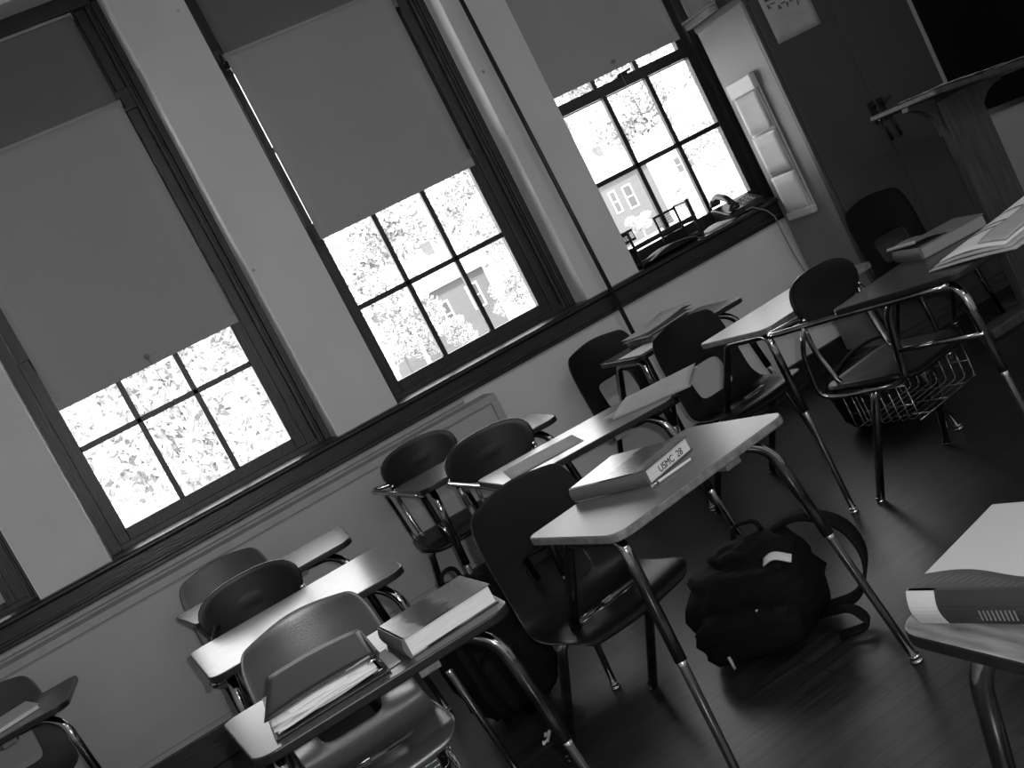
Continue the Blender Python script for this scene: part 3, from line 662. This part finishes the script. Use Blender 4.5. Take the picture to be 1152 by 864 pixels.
# textbook at the lower right corner: dark spine towards the camera, white curved band on the cover
tb = thing('textbook', 'very thick textbook with white cover and dark spine at lower right', 'book', (.757,1.232,ZD), R(-75))
BW, BD, BH = .30, .23, .048
def coverband():
    m = bpy.data.materials.new('swoosh_cover'); m.use_nodes = True; nt = m.node_tree; b = nt.nodes['Principled BSDF']; b.inputs['Roughness'].default_value = .35
    tc = nt.nodes.new('ShaderNodeTexCoord'); sp = nt.nodes.new('ShaderNodeSeparateXYZ'); nt.links.new(tc.outputs['Object'], sp.inputs[0])
    def mt(op, a, c, d=None):
        n = nt.nodes.new('ShaderNodeMath'); n.operation = op
        for i, q in enumerate((a, c, d)):
            if q is None: continue
            if isinstance(q, (int, float)): n.inputs[i].default_value = q
            else: nt.links.new(q, n.inputs[i])
        return n.outputs[0]
    sx = mt('SINE', mt('MULTIPLY_ADD', sp.outputs[0], 26, .2), 0); wave = mt('MULTIPLY_ADD', sx, .012, .040)
    lim = mt('GREATER_THAN', sp.outputs[1], wave)
    sw = mt('SINE', mt('MULTIPLY_ADD', sp.outputs[0], 480, mt('MULTIPLY', sp.outputs[1], -330)), 0)
    stripe = mt('MULTIPLY', mt('GREATER_THAN', sw, .80), mt('LESS_THAN', mt('ABSOLUTE', mt('SUBTRACT', sp.outputs[1], mt('SUBTRACT', wave, .022)), 0), .010))
    dark = mt('MULTIPLY_ADD', stripe, .06, .038)
    mx = mt('ADD', mt('MULTIPLY', lim, .40), mt('MULTIPLY', mt('SUBTRACT', 1, lim), dark))
    cb_ = nt.nodes.new('ShaderNodeCombineColor')
    for i in range(3): nt.links.new(mx, cb_.inputs[i])
    nt.links.new(cb_.outputs[0], b.inputs['Base Color']); return m
MB().box((0,.0005,BH-.004),(BW,BD,BH)).build('front_cover', coverband(), tb, bevel=.0015)
MB().box((0,.002,0),(BW,BD,.004)).build('back_cover', M['binder'], tb, bevel=.0015)
MB().box((.003,.006,.004),(BW-.003,BD-.006,BH-.004)).build('pages', M['pages'], tb)
sp = MB()
ns = 8; pr = [(-.008*math.sin(math.pi*i/ns), BH*i/ns) for i in range(ns+1)]
def spx(x0, x1, off, m, name):
    q = MB(); vs = []
    for yy, zz in pr: vs += [(x0, yy-off, zz), (x1, yy-off, zz)]
    for yy, zz in pr: vs += [(x0, .006, zz), (x1, .006, zz)]
    k = 2*(ns+1)
    fs = [(2*i, 2*i+1, 2*i+3, 2*i+2) for i in range(ns)] + [(k+2*i, k+2*i+2, k+2*i+3, k+2*i+1) for i in range(ns)] + [tuple([2*i for i in range(ns+1)]+[k+2*i for i in range(ns,-1,-1)]), tuple([2*i+1 for i in range(ns+1)]+[k+2*i+1 for i in range(ns,-1,-1)]), (0,k,k+1,1), (k-2,k-1,2*k-1,2*k-2)]
    q.add(vs, fs); return q.build(name, m, tb)
pr = [(y_, z_*(1+.012)) for y_, z_ in pr]
spx(0, BW, 0, M['binder'], 'spine'); spx(-.001, .042, .0012, M['paperdim'], 'spine_label')
q = MB()
for i in range(9): q.box((.10+.006*i,-.0092,.010),(.1018+.006*i,-.0080,.024))
q.build('spine_stripes', M['bookgrey'], tb)

# ---------------------------------------------------------------- bags on the floor
def lump(mb, c, s, seed=0, p=3.0, amp=.12, n=26, k=16, fl=True, fr=2.4):
    vs = []; c = Vector(c)
    for i in range(k+1):
        ph = -math.pi/2 + math.pi*i/k
        for j in range(n):
            th = 2*math.pi*j/n; e = 2/p
            f = lambda q: math.copysign(abs(q)**e, q)
            d = Vector((f(math.cos(ph))*f(math.cos(th)), f(math.cos(ph))*f(math.sin(th)), f(math.sin(ph))))
            nz = noise.noise(d*fr + Vector((seed*7.1,seed*3.3,0)))*amp + noise.noise(d*fr*2.7 + Vector((seed,0,9)))*amp*.45
            v = Vector((d.x*s[0], d.y*s[1], d.z*s[2]))*(1+nz) + c
            if fl: v.z = max(v.z, .004)
            vs.append(v)
    fs = [(i*n+j, i*n+(j+1)%n, (i+1)*n+(j+1)%n, (i+1)*n+j) for i in range(k) for j in range(n)]
    mb.add(vs, fs); return mb
bp = thing('backpack', 'bulging black backpack with open zip on the floor by the centre desk', 'bag', (1.38,3.02,0), R(-50)); bp.scale = (1.12,1.05,.80)
lump(MB(), (0,0,.165), (.19,.15,.165), 1, 3, .16).build('body', M['nylon'], bp, smooth=True)
lump(MB(), (.0,-.145,.12), (.15,.06,.10), 2, 3, .14).build('front_pocket', M['nylon'], bp, smooth=True)
lump(MB(), (.02,.05,.30), (.13,.08,.07), 3, 2.6, .2, fl=False).build('top_flap', M['nylon'], bp, smooth=True)
MB().ribbon(fillet([(.06,.08,.35),(.16,.10,.39),(.29,.06,.33),(.33,.0,.20),(.27,-.02,.07),(.17,-.02,.06)], .08, 6), .05, .010, (0,1,.3)).build('shoulder_strap', M['nylon'], bp, smooth=True)
MB().ribbon(fillet([(.15,-.05,.06),(.27,-.10,.09),(.31,-.14,.03),(.22,-.14,.02)], .04, 6), .03, .008, (0,1,.4)).build('side_strap', M['nylon'], bp, smooth=True)
MB().tube(fillet([(-.03,.09,.36),(-.02,.1,.41),(.05,.1,.41),(.06,.09,.36)], .03), .008, 8).build('grab_loop', M['nylon'], bp, smooth=True)
for x, y, z, dz in ((.06,-.18,.215,-.05),(-.06,-.208,.08,-.045)):
    MB().tube([(x,y,z),(x+.006,y-.010,z+dz)], .0045, 8).build('zip_pull', M['paperdim'], bp, smooth=True)
o = MB().sheet(lambda u, v: Vector((.085*u, .025*v, .012*math.sin(u*4)+.012*v)), 8, 4).build('magazine', M['paper'], None, smooth=True, solid=.006, loc=(1.365,2.86,.262), rz=R(-52)); tag(o, 'white printed paper poking out of the open backpack', 'magazine')
b2 = thing('backpack', 'dark slumped bag on the floor behind the centre desk seat', 'bag', (.70,3.70,0), R(15))
lump(MB(), (0,0,.24), (.165,.14,.24), 5, 2.8, .16).build('body', M['nylon'], b2, smooth=True)
lump(MB(), (.0,-.14,.16), (.14,.05,.12), 6, 3, .14).build('front_pocket', M['nylon'], b2, smooth=True)
MB().ribbon(fillet([(-.1,-.1,.45),(-.17,-.17,.36),(-.16,-.18,.15),(-.12,-.16,.05)], .06, 5), .045, .008, (1,0,0)).build('shoulder_strap', M['nylon'], b2, smooth=True)
MB().tube(fillet([(-.04,0,.48),(-.03,0,.54),(.03,0,.54),(.04,0,.48)], .03), .008, 8).build('grab_loop', M['nylon'], b2, smooth=True)
b3 = thing('backpack', 'low black bag on the floor under the right aisle desks', 'bag', (2.82,4.10,0), R(-20))
lump(MB(), (0,0,.15), (.19,.14,.15), 8, 2.8, .18).build('body', M['nylon'], b3, smooth=True)
lump(MB(), (.0,-.15,.10), (.17,.05,.08), 9, 3, .14).build('front_pocket', M['nylon'], b3, smooth=True)
MB().ribbon(fillet([(-.15,-.05,.28),(-.05,-.1,.36),(.10,-.08,.36),(.17,-.03,.26)], .06, 5), .04, .008, (0,1,0)).build('shoulder_strap', M['nylon'], b3, smooth=True)
wp = MB().sheet(lambda u, v: Vector((.075*u, .022*v, .003+.006*math.sin(u*9)*v+.004*math.sin(v*6))), 10, 4).build('candy_wrapper', M['paper'], None, smooth=True, solid=.0008, loc=(.655,3.30,0), rz=R(60))
tag(wp, 'small crumpled white wrapper on the floor behind the centre desk', 'wrapper')
# ---------------------------------------------------------------- outdoors
GZ = -4.0
o = MB().box((-60,6.2,GZ-.3),(160,220,GZ)).build('ground_lawn', M['grass']); o['kind'] = 'structure'
def crown(seed, r, h, n, size):
    rnd = random.Random(seed); vs = []; fs = []
    blobs = [(rnd.uniform(-.6,.6)*r, rnd.uniform(-.6,.6)*r, rnd.uniform(.15,.9)*h, rnd.uniform(.35,.62)*r) for _ in range(11)]
    for i in range(n):
        bx, by, bz, br = blobs[rnd.randrange(len(blobs))]
        d = Vector((rnd.gauss(0,1), rnd.gauss(0,1), rnd.gauss(0,1))).normalized()*br*rnd.uniform(.7,1.05)
        c = Vector((bx, by, bz)) + Vector((d.x, d.y, d.z*.8))
        a = Vector((rnd.gauss(0,1), rnd.gauss(0,1), rnd.gauss(0,1))).normalized(); b = a.orthogonal().normalized(); b.rotate(Matrix.Rotation(rnd.uniform(0,6.28),3,a)); e = a.cross(b)
        s = size*rnd.uniform(.6,1.4); k = len(vs)
        vs += [c-b*s, c+e*s*.55, c+b*s, c-e*s*.55]; fs.append((k,k+1,k+2,k+3))
    return MB().add(vs, fs)
def trunk(h, r, seed):
    rnd = random.Random(seed); m = MB()
    m.tube([(0,0,-.1),(.05,0,h*.35),(-.06,.05,h*.7),(0,0,h)], [r,r*.8,r*.6,r*.3], 10)
    for i in range(5):
        a = rnd.uniform(0,6.28); z = h*rnd.uniform(.4,.75); m.tube([(0,0,z),(math.cos(a)*h*.16,math.sin(a)*h*.16,z+h*.13),(math.cos(a)*h*.27,math.sin(a)*h*.27,z+h*.27)], [r*.4,r*.28,r*.12], 7)
    return m
protos = []
for i in range(4):
    cm = crown(20+i, 3.4, 6.5, 5200, .17); c = cm.build('crown', M['leaf']); t = trunk(6.5, .22, i).build('trunk', M['bark'], smooth=True)
    c.location.z = 2.6; protos.append((c, t))
used = set()
def tree(x, y, s, k, label, name='tree', grp='trees beyond the windows', sq=1):
    r = thing(name, label, 'tree', (x, y, GZ), random.uniform(0,6), grp); r.scale = (s, s, s*sq)
    for q in protos[k]:
        o = q if k not in used else q.copy()
        if k in used: COL.objects.link(o)
        o.parent = r
    used.add(k)
T = [(1.0,36,1.0,0,'left'),(6.0,40,1.0,1,'left'),(-2.6,44,1.15,2,'left'),(2.6,54,1.4,3,'left'),(10.0,66,1.5,0,'left'),(-6,70,1.9,1,'left'),(2.5,84,2.1,2,'left'),
     (17.6,92,1.5,3,'mid'),(28.0,94,1.5,1,'mid'),(38.0,96,1.5,2,'mid'),(22.5,112,1.9,0,'mid'),(33.0,122,1.9,3,'mid'),(45.0,122,1.8,1,'mid'),(29.2,72,1.0,2,'mid'),(17.6,66,.8,0,'mid'),
     (51.0,112,1.8,1,'right'),(69.0,122,1.9,3,'right'),(78,112,1.7,0,'right'),(58,134,2.8,2,'right'),(76,136,2.8,1,'right'),(57,90,.85,2,'right')]
NM = {'left':'bright leafy tree outside the leftmost fully visible window','mid':'bright leafy tree outside the middle window','right':'bright leafy tree outside the window by the cabinet'}
for x, y, s, k, w_ in T: tree(x, y, s, k, NM[w_], grp='trees outside the '+w_+' window')
for i, (x, y, s) in enumerate(((.2,26,.34),(3.8,28,.36),(-1.6,33,.4),(19.0,71,.42),(21.6,71.5,.36),(26.5,71,.5),(15.0,72,.5),(46.0,88,.36),(51.9,89,.42),(66,98,.7))):
    w_ = 'left' if x < 6 else ('mid' if x < 30 else 'right')
    tree(x, y, s, i % 4, {'left':'low round shrub outside the leftmost fully visible window','mid':'low round shrub near the house outside the middle window','right':'low round shrub before the house outside the window by the cabinet'}[w_], name='shrub', grp='shrubs outside the '+w_+' window', sq=.8)

def house(label, x, y, rz, w, d, h, rh, wins, wm='housewall'):
    t = thing('house', label, 'house', (x, y, GZ), R(rz))
    b = MB(); b.box((0,0,0),(w,d,h)); b.add([(0,0,h),(w,0,h),(w,d,h),(0,d,h),(0,d/2,h+rh),(w,d/2,h+rh)], [(0,4,3),(1,2,5),(0,1,5,4),(3,4,5,2)]); b.build('walls', M[wm], t)
    r = MB(); e = .35
    for s in (0, 1):
        y0 = -e if s == 0 else d+e; k = rh/(d/2); z0 = h - e*k
        vs = [(-e,y0,z0),(w+e,y0,z0),(w+e,d/2,h+rh),(-e,d/2,h+rh)]; r.add([Vector(v)+Vector((0,0,dz)) for dz in (.02,.18) for v in vs], [(0,1,2,3),(4,7,6,5),(0,4,5,1),(1,5,6,2),(2,6,7,3),(3,7,4,0)])
    r.build('roof', M['roofpale'], t)
    for (fx, z0, ww, hh) in wins:
        f = MB(); a = .12
        f.box((fx-a,-.06,z0-a),(fx+ww+a,.02,z0)).box((fx-a,-.06,z0+hh),(fx+ww+a,.02,z0+hh+a)).box((fx-a,-.06,z0),(fx,.02,z0+hh)).box((fx+ww,-.06,z0),(fx+ww+a,.02,z0+hh)).box((fx,-.05,z0+hh*.48),(fx+ww,.02,z0+hh*.53))
        f = f.build('window', M['whitetrim'], t); MB().box((fx,-.02,z0),(fx+ww,.01,z0+hh)).build('pane', M['pane'], f)
    MB().box((w*.7,d*.4,h+rh*.3),(w*.7+.6,d*.4+.6,h+rh+.7)).build('chimney', M['housewall'], t)
house('grey sided house with pale roof beyond the middle window', 20.5, 74.5, 10, 6.4, 7, 5.0, 2.4, [(.6,2.0,.5,1.7),(2.1,2.0,.5,1.7),(4.5,2.3,.8,1.6)])
house('grey house with two windows beyond the window by the cabinet', 46.2, 93, 12, 6.6, 8, 6.3, 2.6, [(1.0,3.2,.6,1.9),(2.7,3.0,.9,2.0)])
house('pale distant house between trees beyond the window by the cabinet', 59.5, 103, 16, 7, 4, 6.6, 2.0, [(1.2,3.6,.9,1.6),(3.0,3.6,.9,1.6)], 'whitetrim')
pl = thing('utility_pole', 'pale utility pole beyond the lower left of the middle window', 'pole', (17.9,76,GZ))
MB().tube([(0,0,0),(.02,0,8.2)], [.14,.10], 10).build('shaft', M['whitetrim'], pl, smooth=True); MB().box((-.9,-.06,7.3),(.9,.06,7.45)).build('crossarm', M['whitetrim'], pl, bevel=.01)
car = thing('car', 'white parked car seen low through the leftmost fully visible window', 'car', (3.0,74,GZ), R(8))
MB().prism([(-2.1,.35),(2.1,.35),(2.15,.8),(1.35,.95),(.75,1.45),(-1.1,1.48),(-1.75,.98),(-2.15,.9)], -.85, .85, mat=Matrix.Rotation(R(90),4,'X')).build('body', M['carpaint'], car, bevel=.06)
MB().prism([(1.2,.98),(.7,1.38),(-1.0,1.40),(-1.5,.99)], -.865, .865, mat=Matrix.Rotation(R(90),4,'X')).build('side_glass', M['pane'], car)
for x in (-1.3,1.3):
    for y in (-.8,.8): MB().lathe([(.15,-.1),(.33,-.1),(.33,.1),(.15,.1)], (0,0,0), 18, mat=Matrix.Translation((x,y,.33)) @ Matrix.Rotation(R(90),4,'X')).build('wheel', M['tyre'], car, smooth=False)

# ---------------------------------------------------------------- light
def light(name, kind, energy, loc, rot=(0,0,0), **k):
    l = bpy.data.lights.new(name, kind); l.energy = energy
    for a, b in k.items(): setattr(l, a, b)
    o = bpy.data.objects.new(name, l); COL.objects.link(o); o.location = loc; o.rotation_euler = rot; return o
light('sun', 'SUN', 11.5, (0,-10,30), (R(40),0,R(-28)), angle=R(1.0))
W = bpy.data.worlds.new('sky'); scene.world = W; W.use_nodes = True; nt = W.node_tree; bgd = nt.nodes['Background']
tc = nt.nodes.new('ShaderNodeTexCoord'); sp_ = nt.nodes.new('ShaderNodeSeparateXYZ'); rp = nt.nodes.new('ShaderNodeValToRGB')
nt.links.new(tc.outputs['Generated'], sp_.inputs[0]); nt.links.new(sp_.outputs[2], rp.inputs[0])
rp.color_ramp.elements[0].position = .0; rp.color_ramp.elements[0].color = g(1); rp.color_ramp.elements[1].position = .6; rp.color_ramp.elements[1].color = g(.75)
nt.links.new(rp.outputs[0], bgd.inputs[0]); bgd.inputs[1].default_value = 6.5
# daylight portals in the window openings (sampling aid only)
for k in range(4):
    gx = GX + PITCH*(k-1)
    l = light('daylight_portal', 'AREA', 1, (gx+GW/2, 5.64, 2.0), (R(-90),0,0), shape='RECTANGLE', size=1.0, size_y=2.4); l.data.cycles.is_portal = True
# added fill lamps in made-up housings, unseen above and behind the camera
for i, (x, y, e) in enumerate(((.2,.6,FILL),(2.9,.6,FILL),(.2,-2.0,FILL),(2.9,-2.0,FILL))):
    struct('fill_housing', MB().box((x-.68,y-.2,ZC-.055),(x+.68,y+.2,ZC)).box((x-.70,y-.22,ZC-.09),(x-.68,y+.22,ZC)).box((x+.68,y-.22,ZC-.09),(x+.70,y+.22,ZC)), M['ceiling'])
    light('fill_lamp', 'AREA', e, (x,y,ZC-.06), shape='RECTANGLE', size=1.3, size_y=.35)

# ---------------------------------------------------------------- camera (hand held, rolled) and its small built-in flash
YAW, PIT, ROL, F = .31691, -.11384, .47534, 1264.0
fw = Vector((math.sin(YAW)*math.cos(PIT), math.cos(YAW)*math.cos(PIT), math.sin(PIT))); r0 = Vector((math.cos(YAW), -math.sin(YAW), 0)); u0 = r0.cross(fw)
ir = math.cos(ROL)*r0 - math.sin(ROL)*u0; iu = math.sin(ROL)*r0 + math.cos(ROL)*u0
cd = bpy.data.cameras.new('camera'); cam = bpy.data.objects.new('camera', cd); COL.objects.link(cam)
cd.sensor_fit = 'HORIZONTAL'; cd.sensor_width = 36; cd.lens = F*36/1152; cd.clip_start = .05; cd.clip_end = 500
cam.matrix_world = Matrix(((ir.x,iu.x,-fw.x,0),(ir.y,iu.y,-fw.y,0),(ir.z,iu.z,-fw.z,1.43),(0,0,0,1)))
scene.camera = cam
p = Vector((0,0,1.43)) + ir*.05 + iu*.045
light('camera_flash', 'POINT', FLASH, p, shadow_soft_size=.012)

scene.view_settings.view_transform = 'Standard'; scene.view_settings.look = 'None'; scene.view_settings.gamma = 1; scene.view_settings.use_curve_mapping = False
scene.view_settings.exposure = 0
scene.cycles.use_denoising = True; scene.cycles.max_bounces = 8; scene.cycles.transparent_max_bounces = 8; scene.cycles.sample_clamp_indirect = 4
scene.cycles.caustics_reflective = False; scene.cycles.caustics_refractive = False
